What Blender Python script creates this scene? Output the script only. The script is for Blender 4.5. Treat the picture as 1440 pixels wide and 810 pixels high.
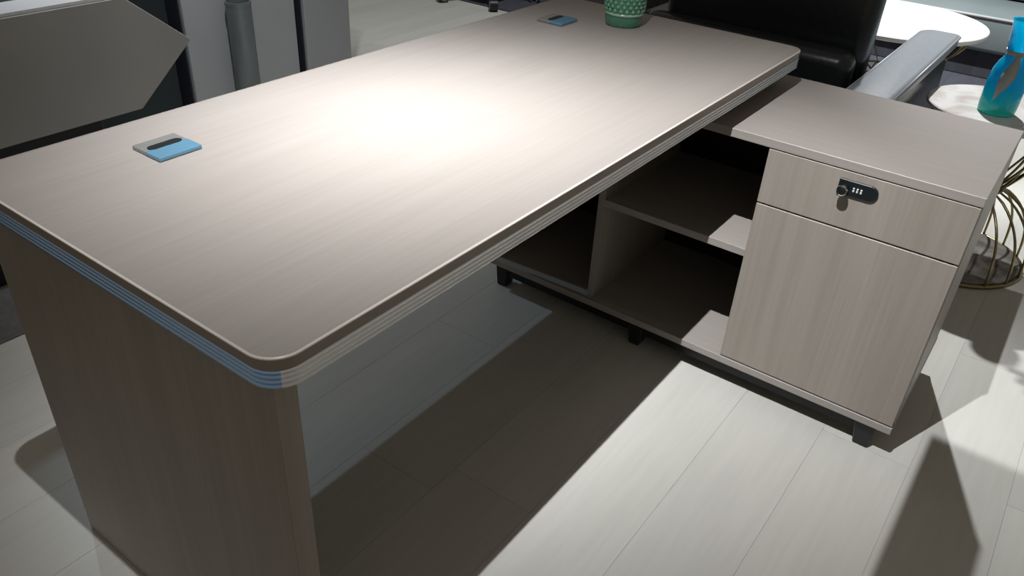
import bpy, bmesh, math, random
from mathutils import Vector, Matrix
random.seed(7)
S = bpy.context.scene
for o in list(bpy.data.objects): bpy.data.objects.remove(o)
C = S.collection
PI = math.pi

# ------------------------------------------------------------------ camera
YAW, PITCH, ROLL = 0.60367, -0.57258, 0.06045
CAM = Vector((-0.38906, -0.56390, 1.29020)); FPX = 1125.47
fw = Vector((math.cos(YAW)*math.cos(PITCH), math.sin(YAW)*math.cos(PITCH), math.sin(PITCH)))
r0 = fw.cross(Vector((0, 0, 1))).normalized(); u0 = r0.cross(fw)
rr = math.cos(ROLL)*r0 + math.sin(ROLL)*u0; uu = -math.sin(ROLL)*r0 + math.cos(ROLL)*u0
cd = bpy.data.cameras.new('camera'); cam = bpy.data.objects.new('camera', cd); C.objects.link(cam)
cd.sensor_width = 36; cd.lens = FPX*36/1440; cd.clip_start = 0.02
cam.matrix_world = Matrix(((rr.x, uu.x, -fw.x, CAM.x), (rr.y, uu.y, -fw.y, CAM.y), (rr.z, uu.z, -fw.z, CAM.z), (0, 0, 0, 1)))
S.camera = cam

# ------------------------------------------------------------------ world, lamps, exposure
S.view_settings.view_transform = 'Standard'; S.view_settings.look = 'None'
S.view_settings.gamma = 1; S.view_settings.use_curve_mapping = False
S.view_settings.exposure = 0.0
w = bpy.data.worlds.new('world'); S.world = w; w.use_nodes = True
w.node_tree.nodes['Background'].inputs[0].default_value = (1.0, 0.90, 0.77, 1)
w.node_tree.nodes['Background'].inputs[1].default_value = 0.16

def spot(name, loc, aim, power, size, blend, radius, col=(1, 1, 1), square=False, up=(0, 1, 0)):
    d = bpy.data.lights.new(name, 'SPOT'); d.energy = power; d.spot_size = math.radians(size); d.spot_blend = blend
    d.shadow_soft_size = radius; d.color = col; d.use_square = square
    o = bpy.data.objects.new(name, d); C.objects.link(o); o.location = loc
    z = (Vector(loc)-Vector(aim)).normalized(); x = Vector(up).cross(z).normalized(); y = z.cross(x)
    o.matrix_world = Matrix(((x.x, y.x, z.x, loc[0]), (x.y, y.y, z.y, loc[1]), (x.z, y.z, z.z, loc[2]), (0, 0, 0, 1)))
    return o
L1 = (-0.02, -0.05, 2.60)
def masked_spot(name, loc, power, lobes, radius, col):
    """ceiling spot pointing down: two fitted lobes, on the desk and the cabinet, and an added mask cutting the beam.
    lobes: (strength, centre x, centre y, width), centres and widths as tangents of the beam angle"""
    d = bpy.data.lights.new(name, 'SPOT'); d.energy = power; d.spot_size = math.radians(130); d.spot_blend = 0.6
    d.shadow_soft_size = radius; d.color = col; d.use_nodes = True
    o = bpy.data.objects.new(name, d); C.objects.link(o); o.location = loc
    nt = d.node_tree; em = nt.nodes['Emission']
    def M(op, *a):
        n = nt.nodes.new('ShaderNodeMath'); n.operation = op
        for i, v in enumerate(a):
            if isinstance(v, (int, float)): n.inputs[i].default_value = v
            else: nt.links.new(v, n.inputs[i])
        return n.outputs[0]
    tc = nt.nodes.new('ShaderNodeTexCoord'); sp = nt.nodes.new('ShaderNodeSeparateXYZ'); nt.links.new(tc.outputs['Normal'], sp.inputs[0])
    z = M('MULTIPLY', sp.outputs[2], -1.0)
    tx = M('DIVIDE', sp.outputs[0], z); ty = M('DIVIDE', sp.outputs[1], z)
    prof = 0.0
    for (st_, cx, cy, sg) in lobes:
        dx = M('SUBTRACT', tx, cx); dy = M('SUBTRACT', ty, cy)
        r2 = M('ADD', M('MULTIPLY', dx, dx), M('MULTIPLY', dy, dy))
        prof = M('MULTIPLY_ADD', M('EXPONENT', M('MULTIPLY', r2, -1.0/sg**2)), st_, prof)
    # added beam mask that makes the dark floor wedge: its edge falls along y = -0.58 on the floor and ends short of the cabinet
    ycut = (-0.582-loc[1])/loc[2]; xend = (1.232-loc[0])/(loc[2]-0.30)
    def ramp(v, lo, hi):
        n = nt.nodes.new('ShaderNodeMapRange'); n.interpolation_type = 'SMOOTHSTEP'; nt.links.new(v, n.inputs[0])
        n.inputs[1].default_value = lo; n.inputs[2].default_value = hi; return n.outputs[0]
    lit = M('MAXIMUM', ramp(ty, ycut-0.001, ycut+0.001), ramp(tx, xend-0.006, xend+0.010))
    nt.links.new(M('MULTIPLY', prof, lit), em.inputs['Strength'])
    return o
masked_spot('masked_desk_spot', L1, 1.0, ((650, 0.372, 0.262, 0.262), (305, 0.640, -0.140, 0.298)), 0.009, (0.985, 0.99, 1.02))
# spot over the lounge corner, behind the cabinet, and an added fill
spot('lounge_spot', (3.40, 0.19, 2.60), (2.20, -1.00, 0.0), 350, 50, 0.7, 0.025, (0.97, 0.985, 1.0))
spot('lounge_fill', (3.7, 1.0, 2.60), (4.15, 0.1, 0.4), 520, 62, 0.6, 0.03, (0.95, 0.985, 1.0))  # unseen fill, added to brighten the white table and the sofa
# spots over the far aisle and behind the desk, with one added fill
spot('aisle_spot', (3.2, 1.9, 2.7), (3.5, 3.0, 0), 140, 66, 1.0, 0.04, (0.93, 0.98, 1.0))
spot('cabinet_fill', (0.95, 1.10, 2.70), (1.35, 2.05, 0.30), 195, 62, 1.0, 0.05, (0.96, 0.98, 1.0))  # unseen fill, added to brighten the grey cabinets and angular desk
spot('rear_spot', (1.1, 3.2, 2.7), (0.78, 0.55, 0.0), 66, 29, 0.6, 0.05, (0.62, 0.80, 1.0))

# ------------------------------------------------------------------ helpers
def wl(o):
    v = Vector((0, 0, 0))
    while o is not None: v += o.location; o = o.parent
    return v
class MB:
    def __init__(s): s.bm = bmesh.new()
    def box(s, x0, x1, y0, y1, z0, z1, bev=0.0, seg=2):
        b = bmesh.new(); bmesh.ops.create_cube(b, size=1)
        for v in b.verts: v.co = Vector(((x0+x1)/2+v.co.x*(x1-x0), (y0+y1)/2+v.co.y*(y1-y0), (z0+z1)/2+v.co.z*(z1-z0)))
        if bev > 0: bmesh.ops.bevel(b, geom=b.edges[:], offset=bev, segments=seg, profile=0.5, affect='EDGES')
        s.merge(b); return s
    def merge(s, b):
        m = bpy.data.meshes.new('t'); b.to_mesh(m); b.free(); s.bm.from_mesh(m); bpy.data.meshes.remove(m)
    def prism(s, poly, axis, a, b, bev=0.0, seg=2):
        """poly: 2-D points in the two other axes (cyclic order), extruded from a to b along axis"""
        def P(q, t):
            return {0: (t, q[0], q[1]), 1: (q[0], t, q[1]), 2: (q[0], q[1], t)}[axis]
        m = bmesh.new()
        A = [m.verts.new(P(q, a)) for q in poly]; B = [m.verts.new(P(q, b)) for q in poly]
        n = len(poly)
        m.faces.new(A); m.faces.new(B[::-1])
        for i in range(n): m.faces.new((A[i], B[i], B[(i+1) % n], A[(i+1) % n]))
        bmesh.ops.recalc_face_normals(m, faces=m.faces[:])
        if bev > 0:
            E = [e for e in m.edges if len(e.link_faces) == 2 and e.calc_face_angle(0) > 0.6]
            bmesh.ops.bevel(m, geom=E, offset=bev, segments=seg, profile=0.5, affect='EDGES')
        s.merge(m); return s
    def tube(s, pts, r, n=8, cap=True, closed=False):
        pts = [Vector(q) for q in pts]; rings = []; N = len(pts)
        up = Vector((0.31, 0.17, 0.93)).normalized()
        for i, q in enumerate(pts):
            if closed: t = pts[(i+1) % N]-pts[i-1]
            else: t = pts[min(i+1, N-1)]-pts[max(i-1, 0)]
            t.normalize(); x = t.cross(up)
            if x.length < 1e-3: x = t.cross(Vector((1, 0, 0)))
            x.normalize(); y = t.cross(x)
            ri = r[i] if isinstance(r, (list, tuple)) else r
            rings.append([s.bm.verts.new(q+ri*(math.cos(2*PI*k/n)*x+math.sin(2*PI*k/n)*y)) for k in range(n)])
        for i in range(N if closed else N-1):
            a, b = rings[i], rings[(i+1) % N]
            for k in range(n): s.bm.faces.new((a[k], a[(k+1) % n], b[(k+1) % n], b[k]))
        if cap and not closed: s.bm.faces.new(rings[0][::-1]); s.bm.faces.new(rings[-1])
        return s
    def lathe(s, prof, c=(0, 0, 0), n=32, fn=None, axis=2):
        rings = []
        for (r, z) in prof:
            if r < 1e-6:
                rings.append([s.bm.verts.new(s._ax(c, 0, 0, z, axis))])
            else:
                rings.append([s.bm.verts.new(s._ax(c, r*(fn(k/n, z) if fn else 1)*math.cos(2*PI*k/n), r*(fn(k/n, z) if fn else 1)*math.sin(2*PI*k/n), z, axis)) for k in range(n)])
        for a, b in zip(rings[:-1], rings[1:]):
            if len(a) == 1 and len(b) == 1: continue
            for k in range(n):
                k2 = (k+1) % n
                if len(a) == 1: s.bm.faces.new((a[0], b[k2], b[k]))
                elif len(b) == 1: s.bm.faces.new((a[k], a[k2], b[0]))
                else: s.bm.faces.new((a[k], a[k2], b[k2], b[k]))
        return s
    @staticmethod
    def _ax(c, x, y, z, axis):
        if axis == 2: return (c[0]+x, c[1]+y, c[2]+z)
        if axis == 1: return (c[0]+x, c[1]+z, c[2]+y)
        return (c[0]+z, c[1]+x, c[2]+y)
    def sphere(s, c, r, sc=(1, 1, 1), u=12, v=8):
        b = bmesh.new(); bmesh.ops.create_uvsphere(b, u_segments=u, v_segments=v, radius=r)
        for q in b.verts: q.co = Vector((q.co.x*sc[0]+c[0], q.co.y*sc[1]+c[1], q.co.z*sc[2]+c[2]))
        s.merge(b); return s
    def build(s, name, mat, parent=None, smooth=False, ang=0.7):
        bmesh.ops.recalc_face_normals(s.bm, faces=s.bm.faces[:])
        off = wl(parent) if parent is not None else Vector((0, 0, 0))
        for v in s.bm.verts: v.co -= off
        for f in s.bm.faces: f.smooth = smooth
        if smooth:
            for e in s.bm.edges:
                if len(e.link_faces) == 2 and e.calc_face_angle(0) > ang: e.smooth = False
        me = bpy.data.meshes.new(name); s.bm.to_mesh(me); s.bm.free(); me.materials.append(mat)
        o = bpy.data.objects.new(name, me); C.objects.link(o)
        if parent is not None: o.parent = parent
        return o
def tag(o, label, cat, group=None, kind=None):
    o['label'] = label; o['category'] = cat
    if group: o['group'] = group
    if kind: o['kind'] = kind
    return o
def thing(name, loc, label, cat, group=None):
    o = bpy.data.objects.new(name, None); C.objects.link(o); o.location = loc; o.empty_display_size = 0.05
    return tag(o, label, cat, group)
def struct(o, label=None):
    o['kind'] = 'structure'
    if label: o['label'] = label
    return o

# ------------------------------------------------------------------ materials
def mat(name, col, rough=0.5, metal=0.0, spec=0.5, coat=0.0, trans=0.0, ior=1.45):
    m = bpy.data.materials.new(name); m.use_nodes = True; b = m.node_tree.nodes['Principled BSDF']
    b.inputs['Base Color'].default_value = (*col, 1); b.inputs['Roughness'].default_value = rough
    b.inputs['Metallic'].default_value = metal; b.inputs['Specular IOR Level'].default_value = spec
    b.inputs['Coat Weight'].default_value = coat; b.inputs['Transmission Weight'].default_value = trans; b.inputs['IOR'].default_value = ior
    return m
def nd(m, t, **kw):
    n = m.node_tree.nodes.new(t)
    for k, v in kw.items(): setattr(n, k, v)
    return n
def lk(m, a, b): m.node_tree.links.new(a, b)
def noisy(name, c1, c2, scale=(4, 4, 4), detail=6, rough=0.5, bump=0.0, lo=0.3, hi=0.7, dist=0.0, rand=False, fine=None, **kw):
    m = mat(name, c1, rough, **kw); b = m.node_tree.nodes['Principled BSDF']
    tc = nd(m, 'ShaderNodeTexCoord'); mp = nd(m, 'ShaderNodeMapping'); mp.inputs['Scale'].default_value = scale
    lk(m, tc.outputs['Object'], mp.inputs['Vector'])
    no = nd(m, 'ShaderNodeTexNoise'); no.inputs['Scale'].default_value = 1; no.inputs['Detail'].default_value = detail; no.inputs['Distortion'].default_value = dist
    if rand:
        oi = nd(m, 'ShaderNodeObjectInfo'); ad = nd(m, 'ShaderNodeVectorMath', operation='MULTIPLY_ADD')
        cb = nd(m, 'ShaderNodeCombineXYZ'); 
        for k in range(3): lk(m, oi.outputs['Random'], cb.inputs[k])
        ad.inputs[1].default_value = (57, 91, 33); lk(m, cb.outputs[0], ad.inputs[0]); lk(m, mp.outputs[0], ad.inputs[2]); lk(m, ad.outputs[0], no.inputs['Vector'])
    else: lk(m, mp.outputs[0], no.inputs['Vector'])
    cr = nd(m, 'ShaderNodeValToRGB'); cr.color_ramp.elements[0].position = lo; cr.color_ramp.elements[1].position = hi
    cr.color_ramp.elements[0].color = (*c1, 1); cr.color_ramp.elements[1].color = (*c2, 1)
    lk(m, no.outputs['Fac'], cr.inputs[0]); out = cr.outputs[0]
    hgt = no.outputs['Fac']
    if fine:
        mp2 = nd(m, 'ShaderNodeMapping'); mp2.inputs['Scale'].default_value = fine[0]; lk(m, tc.outputs['Object'], mp2.inputs['Vector'])
        n2 = nd(m, 'ShaderNodeTexNoise'); n2.inputs['Scale'].default_value = 1; n2.inputs['Detail'].default_value = 4; n2.inputs['Distortion'].default_value = 0.4
        lk(m, mp2.outputs[0], n2.inputs['Vector'])
        c2r = nd(m, 'ShaderNodeValToRGB'); c2r.color_ramp.elements[0].position = 0.38; c2r.color_ramp.elements[1].position = 0.6
        g = 1-fine[1]; c2r.color_ramp.elements[0].color = (g, g, g, 1); c2r.color_ramp.elements[1].color = (1, 1, 1, 1)
        lk(m, n2.outputs['Fac'], c2r.inputs[0])
        mx = nd(m, 'ShaderNodeMix', data_type='RGBA', blend_type='MULTIPLY'); mx.inputs['Factor'].default_value = 1
        lk(m, out, mx.inputs[6]); lk(m, c2r.outputs[0], mx.inputs[7]); out = mx.outputs[2]; hgt = n2.outputs['Fac']
    if rand:
        hs = nd(m, 'ShaderNodeHueSaturation'); ma = nd(m, 'ShaderNodeMapRange'); ma.inputs['To Min'].default_value = 0.93; ma.inputs['To Max'].default_value = 1.03
        lk(m, oi.outputs['Random'], ma.inputs[0]); lk(m, ma.outputs[0], hs.inputs['Value']); lk(m, out, hs.inputs['Color']); out = hs.outputs[0]
    lk(m, out, b.inputs['Base Color'])
    if bump:
        bp = nd(m, 'ShaderNodeBump'); bp.inputs['Strength'].default_value = bump; bp.inputs['Distance'].default_value = 0.002
        lk(m, hgt, bp.inputs['Height']); lk(m, bp.outputs[0], b.inputs['Normal'])
    return m
W1, W2 = (0.330, 0.301, 0.273), (0.346, 0.316, 0.288)
WOODX = noisy('wood_grain_long', W1, W2, (1.3, 26, 26), 5, 0.36, 0.06, dist=0.5, fine=((3.5, 170, 170), 0.05))
WOODY = noisy('wood_grain_cross', W1, W2, (26, 1.3, 26), 5, 0.40, 0.06, dist=0.5, fine=((170, 3.5, 170), 0.05))
WOODZ = noisy('wood_grain_upright', (0.300, 0.268, 0.230), (0.345, 0.310, 0.270), (7, 7, 0.7), 4, 0.42, 0.05, dist=2.2, fine=((130, 130, 2.6), 0.075))
EDGEW = mat('edge_band_wood', (0.31, 0.265, 0.225), 0.42)
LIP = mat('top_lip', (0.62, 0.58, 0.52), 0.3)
ALU = noisy('brushed_strip', (0.86, 0.88, 0.90), (0.93, 0.95, 0.97), (2, 2, 60), 3, 0.30, metal=0.9)
BLUEF = mat('blue_film_strip', (0.46, 0.68, 0.98), 0.24, 0.85)
STEEL = noisy('brushed_steel', (0.27, 0.27, 0.255), (0.34, 0.34, 0.32), (12, 300, 300), 3, 0.45, metal=0.5)
FILM = mat('blue_protective_film', (0.11, 0.25, 0.36), 0.25, 0.1, coat=0.4)
BLACK = mat('black_plastic', (0.012, 0.014, 0.015), 0.4)
BLACKM = mat('black_metal', (0.010, 0.012, 0.013), 0.45, 0.2)
LOCKM = mat('lock_body', (0.010, 0.014, 0.016), 0.3)
CHROME = mat('chrome', (0.75, 0.75, 0.75), 0.12, 1.0)
WHEEL = mat('number_wheel', (0.65, 0.65, 0.62), 0.5)
LEATHER = noisy('black_leather', (0.014, 0.017, 0.019), (0.020, 0.024, 0.026), (60, 60, 60), 4, 0.28, 0.15)
LEATHERG = noisy('arm_leather_highlight', (0.24, 0.262, 0.285), (0.27, 0.292, 0.315), (70, 70, 70), 4, 0.36, 0.15)  # grey colour holds the spot's broad highlight on black leather
SOFAG = noisy('grey_sofa_leather', (0.20, 0.235, 0.24), (0.24, 0.275, 0.28), (3, 3, 3), 4, 0.3, 0.1)
RUG = noisy('navy_rug', (0.05, 0.052, 0.065), (0.075, 0.078, 0.095), (3, 30, 3), 5, 0.9, 0.3)
MARBLE = noisy('pale_marble', (0.52, 0.47, 0.43), (0.68, 0.66, 0.64), (9, 9, 9), 8, 0.25, 0.0, 0.35, 0.6, 1.2)
DMARBLE = noisy('dark_marble', (0.10, 0.09, 0.08), (0.22, 0.20, 0.18), (11, 11, 11), 8, 0.2, 0.0, 0.35, 0.65, 1.5)
WHITET = mat('white_lacquer', (0.80, 0.80, 0.82), 0.3)
GOLD = mat('aged_brass', (0.30, 0.25, 0.13), 0.28, 1.0)
GREYC = noisy('grey_laminate', (0.27, 0.278, 0.29), (0.30, 0.308, 0.32), (2, 2, 2), 3, 0.55)
GREYD = mat('dark_reveal', (0.018, 0.020, 0.028), 0.6)
CYL = mat('gunmetal_tube', (0.16, 0.18, 0.19), 0.35, 0.4)
DESK2 = noisy('taupe_front', (0.23, 0.22, 0.205), (0.27, 0.258, 0.24), (3, 3, 3), 4, 0.5)
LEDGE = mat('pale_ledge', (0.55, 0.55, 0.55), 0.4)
INK = mat('black_cabinet', (0.008, 0.014, 0.017), 0.5)
WALL = noisy('wall_paint', (0.16, 0.17, 0.18), (0.18, 0.19, 0.20), (2, 2, 2), 3, 0.8)
PLANK = noisy('floor_plank', (0.55, 0.545, 0.495), (0.60, 0.595, 0.545), (1.1, 5, 1), 6, 0.42, 0.05, 0.3, 0.7, 0.8, True, ((4, 60, 1), 0.04))
GROUT = mat('grout', (0.46, 0.455, 0.43), 0.8)
CERAM = noisy('green_glaze', (0.050, 0.19, 0.11), (0.085, 0.27, 0.165), (30, 30, 8), 4, 0.14, coat=0.6)
CERAML = mat('pale_green_glaze', (0.30, 0.48, 0.36), 0.14, coat=0.6)

# ------------------------------------------------------------------ the setting
floor = MB().box(-2.4, 7.0, -2.2, 6.0, -0.06, -0.0015).build('floor', GROUT); struct(floor, 'pale grey wood-look plank floor')
PW, PL, J = 0.2, 1.2, 0.0007
pm = MB().box(J/2, PL-J/2, J/2, PW-J/2, -0.0012, 0.0); 
plank0 = pm.build('plank', PLANK, floor); count = 0
me_plank = plank0.data; first = True
offs = {0: 0.59}
for row in range(-11, 30):
    y = 0.033+PW*row
    if y < -2.2 or y+PW > 6.0: continue
    x = offs.get(row, random.random()*PL) - 3*PL
    while x < 7.0:
        if x > -2.39 and x+PL < 6.99:
            # only planks that the camera could plausibly see get built singly
            if -1.1 < x+PL and (x < 6.3) and (y < 4.6) and not (x > 3.4 and y < -1.4):
                if first: o = plank0; first = False
                else: o = plank0.copy(); C.objects.link(o); o.parent = floor
                o.location = (x, y, 0); count += 1
        x += PL
wb = MB().box(-2.4, 7.0, 6.0, 6.1, 0, 3.0).build('wall_back', WALL); struct(wb)
wr = MB().box(7.0, 7.1, -2.2, 6.1, 0, 3.0).build('wall_right', WALL); struct(wr)

# ------------------------------------------------------------------ main desk
LX, DY, H, R = 1.624, 0.702, 0.760, 0.040
def outline(ins=0.0, x0=0.0, x1=LX, y0=0.0, y1=DY, R=R, n=10):
    pts = []; r = R-ins
    for (cx, cy, a0) in ((x0+R, y0+R, PI), (x1-R, y0+R, 1.5*PI), (x1-R, y1-R, 0), (x0+R, y1-R, 0.5*PI)):
        for k in range(n+1):
            a = a0+0.5*PI*k/n; pts.append((cx+r*math.cos(a), cy+r*math.sin(a)))
    return pts
def loft(mb, levels, sel=None, cap=False):
    """levels: (inset, z); rings joined with quads. sel: (i0, i1) open range of outline points"""
    rings = []
    for ins, z in levels:
        o = outline(ins)
        if sel: o = [o[i % len(o)] for i in range(sel[0], sel[1]+1)]
        rings.append([mb.bm.verts.new((q[0], q[1], z)) for q in o])
    for a, b in zip(rings[:-1], rings[1:]):
        n = len(a)
        for k in range(n if not sel else n-1): mb.bm.faces.new((a[k], a[(k+1) % n], b[(k+1) % n], b[k]))
    if cap: mb.bm.faces.new(rings[-1])
    return mb
desk = thing('executive_desk', (LX/2, DY/2, 0), 'large taupe wood-grain desk with rounded corners and ridged metal edge strip', 'desk')
mb = loft(MB(), [(0.003, 0.7425), (0.0022, 0.7585), (0.0030, H)], cap=True); mb.bm.faces.new([v for v in mb.bm.verts][:44][::-1])
top = mb.build('desk_top', WOODX, desk)
eb = loft(MB(), [(0.0015, 0.7430), (0.0008, 0.7572)]).build('edge_band', EDGEW, desk, True); eb['label'] = 'dark wooden upper edge band'
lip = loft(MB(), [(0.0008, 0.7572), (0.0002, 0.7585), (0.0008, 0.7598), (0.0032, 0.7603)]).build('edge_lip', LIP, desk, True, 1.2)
lv = []
z1, z0 = 0.7430, 0.7170
for k in range(4):
    a = z1-(z1-z0)*k/4; h = (z1-z0)/4
    lv += [(0.0036, a), (0.0010, a-0.18*h), (0.0, a-0.45*h), (0.0008, a-0.72*h), (0.0036, a-0.94*h)]
# outline order: near-left corner 0..10, near-right 11..21, far-right 22..32, far-left 33..43
o1 = loft(MB(), lv, (6, 38)).build('ridged_edge_strip', ALU, desk, True, 1.0); o1['label'] = 'silver ridged edge strip'
o2 = loft(MB(), lv, (38, 50)).build('ridged_edge_strip', BLUEF, desk, True, 1.0); o2['label'] = 'ridged edge strip under blue film'
MB().prism(outline(0.006), 2, 0.7176, 0.7424).build('under_board', WOODX, desk)
p = MB().box(0.0155, 0.0485, 0.024, 0.684, 0.0, 0.7174, 0.0012, 1).build('end_panel', WOODZ, desk)
MB().box(0.0485, 1.23, 0.600, 0.618, 0.20, 0.7174, 0.001, 1).build('modesty_panel', WOODX, desk)
for (gx, gy) in ((0.2545, 0.5575), (1.374, 0.562)):
    g = MB().box(gx-0.037, gx+0.037, gy-0.037, gy+0.037, H+0.0004, H+0.0072, 0.0016, 2).build('cable_grommet', STEEL, desk); g['label'] = 'square brushed metal cable outlet'
    MB().box(gx-0.0376, gx+0.0376, gy-0.0376, gy+0.001, H+0.0012, H+0.0078, 0.0016, 2).build('blue_film', FILM, g)
    sl = []
    for cx, a0 in ((gx+0.021, -0.5*PI), (gx-0.021, 0.5*PI)):
        for k in range(7): a = a0+PI*k/6; sl.append((cx+0.0085*math.cos(a), gy+0.005+0.0085*math.sin(a)))
    MB().prism(sl, 2, H+0.003, H+0.0082).build('cable_slot', BLACK, g)

# ------------------------------------------------------------------ side cabinet (the return)
XF, XB, Y0, Y1 = 1.232, 1.692, -0.505, 0.64
cab = thing('side_cabinet', (1.46, 0.07, 0), 'low taupe wood-grain return cabinet with lockable drawer and open shelves', 'cabinet')
MB().box(XF, XB, Y0, Y1, 0.648, 0.668, 0.0012, 1).build('cabinet_top', WOODY, cab)
MB().box(XF, XB, Y0, Y1, 0.074, 0.093, 0.0010, 1).build('base_board', WOODY, cab)
MB().box(XF+0.020, XB-0.001, Y0+0.001, Y0+0.019, 0.0935, 0.6475, 0.0008, 1).build('side_panel', WOODZ, cab)
MB().box(XF+0.020, XB-0.001, Y1-0.019, Y1-0.001, 0.0935, 0.6475, 0.0008, 1).build('side_panel', WOODZ, cab)
MB().box(XF+0.020, XB-0.02, -0.105, -0.088, 0.0935, 0.6475, 0.0008, 1).build('divider', WOODZ, cab)
MB().box(XF+0.016, XB-0.02, 0.296, 0.314, 0.0935, 0.6475, 0.0008, 1).build('divider', WOODZ, cab)
MB().box(XB-0.018, XB-0.004, Y0+0.019, Y1-0.019, 0.0935, 0.6475).build('back_panel', BLACK, cab)
MB().box(XF+0.016, XB-0.02, -0.088, 0.296, 0.371, 0.390, 0.0008, 1).build('shelf', WOODY, cab)
dr = MB().box(XF+0.001, XF+0.0195, Y0+0.002, -0.0865, 0.5215, 0.6455, 0.0010, 1).build('drawer', WOODZ, cab)
do = MB().box(XF+0.001, XF+0.0195, Y0+0.002, -0.0865, 0.0965, 0.5175, 0.0010, 1).build('door', WOODZ, cab)
# combination lock on the drawer
ly, lz = -0.283, 0.613; hw, hh = 0.040, 0.0165
pl = [(ly+hw, lz-hh), (ly+hw, lz+hh)]
for k in range(9):
    a = 0.5*PI+PI*k/8; pl.append((ly-hw+hh+hh*math.cos(a), lz+hh*math.sin(a)))
lp = MB().prism(pl, 0, XF-0.0045, XF+0.0012, 0.0012, 1).build('lock_plate', LOCKM, dr); lp['label'] = 'black combination lock'
MB().lathe([(0.0, -0.026), (0.0075, -0.026), (0.010, -0.024), (0.0105, -0.018), (0.0085, -0.016), (0.0085, -0.004), (0, -0.004)], (XF, ly+0.026, lz-0.001), 24, axis=0).build('lock_knob', BLACKM, dr, True)
MB().lathe([(0.0085, -0.0262), (0.0108, -0.0255), (0.0112, -0.0205), (0.0108, -0.0195), (0.0100, -0.0245), (0.0085, -0.0255), (0.0085, -0.0262)], (XF, ly+0.026, lz-0.001), 24, axis=0).build('knob_ring', CHROME, dr, True)
for k in range(3):
    yy = ly+0.008-0.0075*k
    m_ = MB().box(XF-0.0062, XF-0.0042, yy-0.0018, yy+0.0018, lz+0.0010, lz+0.0045, 0.0005, 1)
    m_.box(XF-0.0062, XF-0.0042, yy-0.0018, yy+0.0018, lz-0.0050, lz-0.0005, 0.0005, 1)
    m_.build('number_wheel', WHEEL, dr)
MB().box(XF+0.022, XF+0.055, Y0+0.06, Y1-0.06, 0.036, 0.0738, 0.002, 1).build('plinth_rail', BLACKM, cab)
MB().box(XB-0.075, XB-0.042, Y0+0.06, Y1-0.06, 0.036, 0.0738, 0.002, 1).build('plinth_rail', BLACKM, cab)
for fx in (XF+0.016, XB-0.060):
    for fy in (-0.475, 0.135, 0.585):
        MB().prism([(fy, 0.0735), (fy+0.052, 0.0735), (fy+0.040, 0.0), (fy+0.004, 0.0)] if fy < 0 else [(fy, 0.0735), (fy+0.044, 0.0735), (fy+0.036, 0.0), (fy+0.006, 0.0)], 0, fx, fx+0.040, 0.003, 1).build('foot', BLACK, cab)
for (sx, sy) in ((1.30, 0.12), (1.58, 0.12), (1.30, 0.55), (1.58, 0.55)):
    MB().box(sx, sx+0.05, sy, sy+0.05, 0.6684, 0.7160, 0.002, 1).build('spacer_block', BLACKM, cab)

# ------------------------------------------------------------------ green pot on the desk
px, py = 1.477, 0.428
pot = thing('flower_pot', (px, py, H), 'green glazed ceramic pot with studded diamond pattern on the desk', 'pot')
n = 72
MB().lathe([(0.0, 0.0005), (0.041, 0.0005), (0.0445, 0.005), (0.0468, 0.016), (0.0475, 0.028)], (px, py, H), n, lambda t, z: 1+0.012*math.cos(2*PI*t*36)).build('fluted_base', CERAM, pot, True, 2)
MB().lathe([(0.0475, 0.028), (0.0505, 0.030), (0.0508, 0.033), (0.0480, 0.0355)], (px, py, H), 48).build('rim_band', CERAML, pot, True, 2)
MB().lathe([(0.0480, 0.0355), (0.0490, 0.05), (0.0490, 0.088), (0.0485, 0.094)], (px, py, H), 48).build('studded_wall', CERAM, pot, True, 2)
MB().lathe([(0.0485, 0.094), (0.0515, 0.096), (0.0515, 0.100), (0.0485, 0.102)], (px, py, H), 48).build('rim_band', CERAML, pot, True, 2)
MB().lathe([(0.0485, 0.102), (0.050, 0.125), (0.053, 0.132), (0.053, 0.136), (0.048, 0.136), (0.046, 0.12), (0.045, 0.03), (0, 0.03)], (px, py, H), 48).build('upper_rim', CERAM, pot, True, 2)
m_ = MB()
for r_ in range(6):
    for k in range(20):
        a = 2*PI*(k+0.5*(r_ % 2))/20; z = 0.0420+0.0098*r_
        m_.sphere((px+0.0490*math.cos(a), py+0.0490*math.sin(a), H+z), 0.0050, (1, 1, 1), 8, 6)
st = m_.build('studs', mat('stud_glaze', (0.16, 0.36, 0.24), 0.10, coat=0.8), pot, True, 3); st['kind'] = 'stuff'; st['label'] = 'pale raised studs in diagonal rows'

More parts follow.
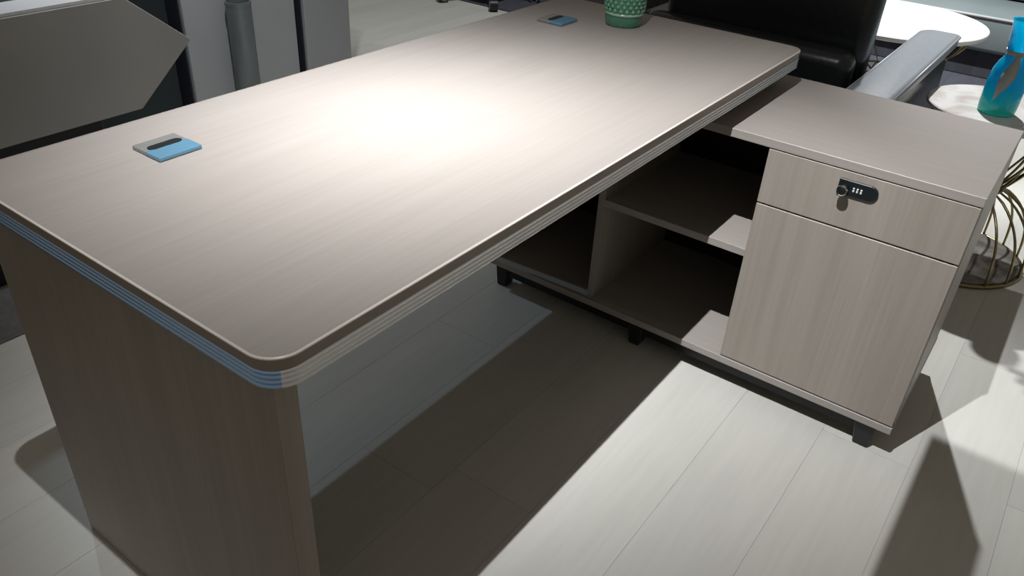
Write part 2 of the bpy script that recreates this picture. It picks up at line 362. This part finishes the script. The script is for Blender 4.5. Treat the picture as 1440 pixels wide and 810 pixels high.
# ------------------------------------------------------------------ black leather armchair beyond the desk
ch = thing('armchair', (2.35, 0.32, 0), 'black leather armchair seen from behind, beyond the far end of the desk', 'armchair')
MB().box(2.10, 2.22, -0.036, 0.615, 0.38, 1.02, 0.035, 4).build('back_cushion', LEATHER, ch, True, 2)
MB().box(1.985, 2.095, -0.030, 0.640, 0.16, 0.668, 0.042, 5).build('back_shell', LEATHER, ch, True, 2)
MB().box(2.225, 2.74, -0.055, 0.622, 0.20, 0.44, 0.04, 4).build('seat', LEATHER, ch, True, 2)
for xs, y0, y1 in ((1.80, -0.188, -0.066), (2.24, 0.632, 0.735)):
    a = MB().prism([(xs, 0.12), (2.72, 0.12), (2.74, 0.40), (2.70, 0.545), (2.60, 0.58), (xs, 0.58)], 1, y0+0.012, y1-0.012, 0.012, 2).build('arm', LEATHER, ch, True, 2)
    yc, hw_, xe, rc = (y0+y1)/2, (y1-y0)/2, 2.745, 0.050
    plan = [(xs-0.01, y0), (xs-0.01, y1)]
    for k in range(7):
        q = 0.5*PI-0.5*PI*k/6; plan.append((xe-rc+rc*math.cos(q), y1-rc+rc*math.sin(q)))
    for k in range(7):
        q = -0.5*PI*k/6; plan.append((xe-0.02+0.02*math.cos(q), y0+0.02+0.02*math.sin(q)))
    MB().prism(plan, 2, 0.574, 0.620, 0.012, 3).build('arm_pad', LEATHERG, a, True, 2)
    MB().tube([(q[0], q[1], 0.611) for q in plan[1:]]+[(xs-0.01, y0, 0.611)], 0.0045, 8).build('piping', LEATHERG, a, True, 2)
for fx in (2.28, 2.62):
    for fy in (-0.14, 0.68): MB().box(fx, fx+0.05, fy-0.02, fy+0.03, 0, 0.121, 0.004, 1).build('leg', BLACKM, ch)

# ------------------------------------------------------------------ wire tables
def wire_table(name, c, R_top, z_top, thick, R_base, r_waist, z_waist, nw, topmat, label, plate):
    t = thing(name, (c[0], c[1], 0), label, 'table', 'round tables with brass wire bases')
    x, y = c
    MB().lathe([(0, z_top-thick), (R_top-0.006, z_top-thick), (R_top, z_top-thick+0.004), (R_top, z_top-0.003), (R_top-0.003, z_top), (0, z_top)], (x, y, 0), 64).build('table_top', topmat, t, True)
    def ring(R, z, r): return MB().tube([(x+R*math.cos(2*PI*k/48), y+R*math.sin(2*PI*k/48), z) for k in range(48)], r, 8, closed=True)
    ring(R_base, 0.008, 0.006).build('base_ring', GOLD, t, True, 2)
    ring(r_waist+0.008, z_waist, 0.005).build('waist_ring', GOLD, t, True, 2)
    zt = z_top-thick-0.006
    ring(R_top*0.86, zt, 0.005).build('top_ring', GOLD, t, True, 2)
    if plate: MB().lathe([(0, 0.001), (R_base-0.010, 0.001), (R_base-0.008, 0.004), (R_base-0.008, 0.014), (R_base-0.012, 0.017), (0, 0.017)], (x, y, 0), 48).build('base_plate', DMARBLE, t, True)
    pts = []
    for k in range(15):
        u = k/14; z = 0.008+(z_waist-0.008)*u; rad = r_waist+(R_base-r_waist)*(1-u**2.6)**0.75
        pts.append((rad, z))
    for k in range(1, 11):
        u = k/10; z = z_waist+(zt-z_waist)*u; rad = r_waist+(R_top*0.86-r_waist)*(1-(1-u)**1.7); pts.append((rad, z))
    for k in range(nw):
        a0 = 2*PI*k/nw; sw = 0.35 if k % 2 else -0.35
        P = []
        for i, (rd, z) in enumerate(pts):
            a = a0+sw*max(0, (z-z_waist)/(zt-z_waist)); P.append((x+rd*math.cos(a), y+rd*math.sin(a), z))
        MB().tube(P, 0.0042, 6).build('wire', GOLD, t, True, 2)
    return t
wire_table('marble_side_table', (2.40, -0.408), 0.214, 0.51, 0.016, 0.227, 0.075, 0.26, 18, MARBLE, 'small round marble-topped side table on brass wire base, holding blue bottle vase', True)
wire_table('white_coffee_table', (3.62, 0.20), 0.385, 0.45, 0.020, 0.24, 0.10, 0.22, 16, WHITET, 'round white-topped coffee table behind the black armchair', False)

# ------------------------------------------------------------------ bottle vase
vm = mat('turquoise_glass', (0.0, 0.5, 0.7), 0.06, 0, 0.5, 0.3, 0.35)
b_ = vm.node_tree.nodes['Principled BSDF']; tc = nd(vm, 'ShaderNodeTexCoord'); sp = nd(vm, 'ShaderNodeSeparateXYZ'); lk(vm, tc.outputs['Object'], sp.inputs[0])
no = nd(vm, 'ShaderNodeTexNoise'); no.inputs['Scale'].default_value = 28; no.inputs['Detail'].default_value = 4
lk(vm, tc.outputs['Object'], no.inputs['Vector'])
ma = nd(vm, 'ShaderNodeMath', operation='MULTIPLY_ADD'); ma.inputs[1].default_value = 0.05; lk(vm, no.outputs['Fac'], ma.inputs[0]); lk(vm, sp.outputs[2], ma.inputs[2])
cr = nd(vm, 'ShaderNodeValToRGB'); e = cr.color_ramp.elements; e[0].position = 0.03; e[0].color = (0.08, 0.82, 0.68, 1); e[1].position = 0.11; e[1].color = (0.01, 0.70, 0.93, 1)
tl = nd(vm, 'ShaderNodeBsdfTranslucent'); mxs = nd(vm, 'ShaderNodeMixShader'); mxs.inputs[0].default_value = 0.5; ou = vm.node_tree.nodes['Material Output']
lk(vm, cr.outputs[0], tl.inputs[0]); lk(vm, b_.outputs[0], mxs.inputs[1]); lk(vm, tl.outputs[0], mxs.inputs[2]); lk(vm, mxs.outputs[0], ou.inputs[0])
lk(vm, ma.outputs[0], cr.inputs[0]); lk(vm, cr.outputs[0], b_.inputs['Base Color'])
vx, vy, vz = 2.335, -0.395, 0.5105
vase = thing('bottle_vase', (vx, vy, vz), 'turquoise glass bottle vase with ribbon on marble side table', 'vase')
prof = [(0, 0.0), (0.044, 0.0), (0.0500, 0.004), (0.0515, 0.02), (0.0525, 0.06), (0.0520, 0.095), (0.0485, 0.125), (0.040, 0.148), (0.031, 0.163), (0.028, 0.176), (0.030, 0.186), (0.0345, 0.198), (0.0365, 0.225), (0.0425, 0.262), (0.0445, 0.264), (0.0440, 0.267), (0.0400, 0.265), (0.0330, 0.225), (0.0300, 0.198), (0.025, 0.18), (0.027, 0.165), (0.036, 0.147), (0.044, 0.124), (0.0475, 0.095), (0.048, 0.06), (0.047, 0.02), (0.042, 0.009), (0, 0.008)]
MB().lathe(prof, (vx, vy, vz), 48).build('glass_body', vm, vase, True, 2)
RIB = mat('grey_ribbon', (0.38, 0.38, 0.36), 0.6); SILV = mat('silver_clasp', (0.6, 0.6, 0.6), 0.3, 0.8)
MB().lathe([(0.0290, 0.170), (0.0315, 0.172), (0.0320, 0.182), (0.0300, 0.184)], (vx, vy, vz), 32).build('neck_band', RIB, vase, True, 2)
# ribbon tail lying on the glass, facing the camera side (-x)
m_ = MB(); N = 14; rows = []
def rad_at(z):
    for (r1, z1_), (r2, z2_) in zip(prof[:14], prof[1:15]):
        if z1_ <= z <= z2_ and z2_ > z1_: return r1+(r2-r1)*(z-z1_)/(z2_-z1_)
    return 0.05
for k in range(N+1):
    t = k/N; z = 0.178-0.135*t; wv = 0.30*(0.45+0.75*math.sin(PI*min(1, t*1.25)))*(1 if t < 0.8 else max(0.05, (1-t)/0.2)); ac = PI+0.10-0.55*(t-0.3)
    ra = rad_at(z)+0.0015
    rows.append([m_.bm.verts.new((vx+(ra+d)*math.cos(ac+s*wv), vy+(ra+d)*math.sin(ac+s*wv), vz+z)) for s, d in ((-1, 0), (0, 0.001), (1, 0), (1, 0.0016), (0, 0.0026), (-1, 0.0016))])
for a, b in zip(rows[:-1], rows[1:]):
    for k in range(6): m_.bm.faces.new((a[k], a[(k+1) % 6], b[(k+1) % 6], b[k]))
m_.bm.faces.new(rows[0]); m_.bm.faces.new(rows[-1][::-1])
m_.build('ribbon_tail', RIB, vase, True, 2)
MB().tube([(vx-0.020+0.010*math.cos(a), vy+0.026+0.004*math.sin(a), vz+0.176+0.012*math.sin(a)) for a in [PI*k/8 for k in range(9)]], 0.0022, 6).build('clasp', SILV, vase, True, 2)
tw = thing('dried_stem', (vx, vy, vz+0.02), 'thin dark dried stem standing in the blue bottle vase', 'stem')
TW = mat('dark_stem', (0.012, 0.016, 0.03), 0.6)
MB().tube([(vx+0.006, vy+0.004, vz+0.02), (vx-0.002, vy-0.006, vz+0.15), (vx-0.008, vy-0.018, vz+0.26), (vx-0.012, vy-0.030, vz+0.36), (vx-0.01, vy-0.035, vz+0.43)], 0.0022, 6).build('stalk', TW, tw, True, 2)
for k in range(12):
    zz = vz+0.30+0.011*k; a = k*2.4; cx, cy = vx-0.010, vy-0.024-0.008*k/12
    MB().sphere((cx+0.010*math.cos(a), cy+0.010*math.sin(a), zz), 0.0065, (1, 1, 1.5), 8, 6).build('seed_head', TW, tw, True, 2)

# ------------------------------------------------------------------ lounge background: sofa and rug
rug = MB().box(3.85, 5.9, -1.6, 3.0, 0.0005, 0.010, 0.003, 1).build('floor_rug', RUG); tag(rug, 'dark navy rug under the round white coffee table', 'rug')
so = thing('lounge_sofa', (5.1, 0.2, 0), 'long grey leather sofa at the far side of the lounge', 'sofa')
MB().box(4.60, 5.35, -1.4, 2.2, 0.150, 0.335, 0.025, 4).build('seat', SOFAG, so, True, 2)
MB().box(5.10, 5.45, -1.4, 2.2, 0.34, 0.82, 0.06, 4).build('backrest', SOFAG, so, True, 2)
MB().box(4.64, 5.40, -1.3, 2.1, 0.0105, 0.149, 0.004, 1).build('base', RUG, so)
MB().tube([(4.602, -1.38, 0.328), (4.602, 2.18, 0.328)], 0.008, 8).build('seat_edge_highlight', LEDGE, so, True, 2)  # pale tube stands in for the highlight along the seat's front edge

# ------------------------------------------------------------------ swivel chair far behind the desk
oc = thing('office_chair', (4.02, 2.82, 0), 'black swivel office chair on castors in the far aisle', 'chair')
CASTR = mat('castor_ring', (0.35, 0.35, 0.38), 0.4)
for k in range(5):
    a = math.radians(157+72*k-4); dx, dy = math.cos(a), math.sin(a); R_ = 0.315
    MB().tube([(4.02+dx*q, 2.82+dy*q, z) for q, z in ((0.02, 0.125), (0.12, 0.120), (0.24, 0.098), (R_, 0.082))], [0.030, 0.026, 0.021, 0.017], 10).build('base_arm', BLACKM, oc, True, 2)
    ax, ay = -dy, dx; c0 = Vector((4.02+dx*(R_+0.004), 2.82+dy*(R_+0.004), 0.0375))
    q = MB().tube([c0+Vector((ax, ay, 0))*s for s in (-0.026, -0.024, 0.024, 0.026)], [0.034, 0.037, 0.037, 0.034], 20).build('castor', BLACK, oc, True)
    MB().tube([c0+Vector((ax, ay, 0))*s for s in (-0.0275, 0.0275)], 0.0265, 16).build('castor_ring', CASTR, q, True)
    MB().tube([c0+Vector((ax, ay, 0))*s for s in (-0.029, 0.029)], 0.021, 16).build('castor_cap', BLACK, q, True)
MB().tube([(4.02, 2.82, 0.09), (4.02, 2.82, 0.40)], 0.028, 16).build('gas_column', BLACKM, oc, True)
MB().box(3.76, 4.28, 2.57, 3.07, 0.40, 0.50, 0.04, 4).build('seat', LEATHER, oc, True, 2)
MB().box(4.24, 4.32, 2.58, 3.06, 0.55, 1.10, 0.035, 4).build('backrest', LEATHER, oc, True, 2)
MB().box(4.27, 4.30, 2.78, 2.86, 0.38, 0.60, 0.01, 2).build('back_bracket', BLACKM, oc, True)

# ------------------------------------------------------------------ second desk with angular front, upper left
YF = 1.55
d2 = thing('angular_desk', (0.2, 1.9, 0), 'dark taupe desk with pointed angular front panel, behind the large desk', 'desk')
MB().prism([(-1.3, 0.420), (0.774, 0.430), (0.963, 0.590), (0.792, 0.7275), (0.786, 0.735), (-1.3, 0.735)], 1, YF, YF+0.04, 0.002, 1).build('front_panel', DESK2, d2)
MB().prism([(-1.3, YF+0.003), (0.778, YF+0.003), (0.778, YF+0.105), (-1.3, YF+0.105)], 2, 0.7355, 0.745, 0.001, 1).build('pale_ledge', LEDGE, d2)
MB().box(-1.3, 0.90, YF+0.106, YF+0.75, 0.705, 0.742, 0.002, 1).build('desk_top', BLACK, d2)
MB().box(-1.2, 0.70, YF+0.10, YF+0.13, 0.0085, 0.704, 0.002, 1).build('recessed_panel', BLACKM, d2)
MB().box(0.64, 0.70, YF+0.131, YF+0.70, 0.0085, 0.704, 0.002, 1).build('leg_panel', BLACKM, d2)
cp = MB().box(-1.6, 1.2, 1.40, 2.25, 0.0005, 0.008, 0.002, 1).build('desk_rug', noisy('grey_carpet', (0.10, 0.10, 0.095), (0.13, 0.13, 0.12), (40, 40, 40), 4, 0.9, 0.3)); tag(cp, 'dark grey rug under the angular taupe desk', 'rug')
bk = thing('storage_cabinet', (1.2, 2.55, 0), 'tall black cabinet between the angular desk and the grey cabinets', 'cabinet')
MB().box(0.55, 1.395, 2.36, 2.75, 0.0, 1.25, 0.003, 1).build('body', INK, bk)
for x0_, x1_ in ((0.56, 0.970), (0.976, 1.385)): MB().box(x0_, x1_, 2.345, 2.3595, 0.06, 1.24, 0.002, 1).build('door', INK, bk)

# grey cabinets
def grey_cab(x0, x1, label):
    g = thing('grey_cabinet', ((x0+x1)/2, 2.5, 0), label, 'cabinet', 'grey cabinets behind the desk')
    MB().box(x0, x1, 2.322, 2.70, 0.0, 0.78, 0.003, 1).build('body', GREYD, g)
    MB().box(x0+0.002, x1-(0.020 if x1 > 2.1 else 0.002), 2.300, 2.3215, 0.02, 0.76, 0.003, 1).build('door', GREYC, g)
    MB().box(x0-0.0, x1, 2.298, 2.702, 0.7805, 0.80, 0.003, 1).build('cabinet_top', GREYC, g)
grey_cab(1.422, 1.968, 'wider grey cabinet, with dark metal cylinder standing in front')
grey_cab(2.016, 2.306, 'narrower grey cabinet, the right one, beside open floor')
cy = thing('cylinder_stand', (1.632, 2.235, 0), 'slim dark metal cylinder standing before the wider grey cabinet', 'cylinder')
MB().lathe([(0, 0.0), (0.048, 0.0), (0.050, 0.003), (0.050, 0.452), (0.046, 0.452), (0.045, 0.40), (0.0, 0.40)], (1.632, 2.235, 0), 40).build('tube_body', CYL, cy, True)
MB().lathe([(0.0505, 0.452), (0.052, 0.458), (0.051, 0.470), (0.045, 0.470), (0.045, 0.452), (0.0505, 0.452)], (1.632, 2.235, 0), 40).build('rim', CYL, cy, True)

# ------------------------------------------------------------------ stool foot at the right edge of view
stl = thing('pedestal_stool', (1.43, -1.035, 0), 'dark brass pedestal foot at the right edge, on pale floor', 'stool')
MB().lathe([(0, 0.0), (0.245, 0.0), (0.252, 0.006), (0.245, 0.016), (0.10, 0.030), (0.03, 0.05), (0.025, 0.40), (0.06, 0.42), (0, 0.42)], (1.43, -1.035, 0), 10).build('pedestal', mat('dark_bronze', (0.05, 0.045, 0.02), 0.35, 0.8), stl)
MB().lathe([(0, 0.42), (0.17, 0.42), (0.19, 0.44), (0.19, 0.47), (0.16, 0.49), (0, 0.49)], (1.43, -1.035, 0), 32).build('cushion', LEATHER, stl, True)
print('planks', count)
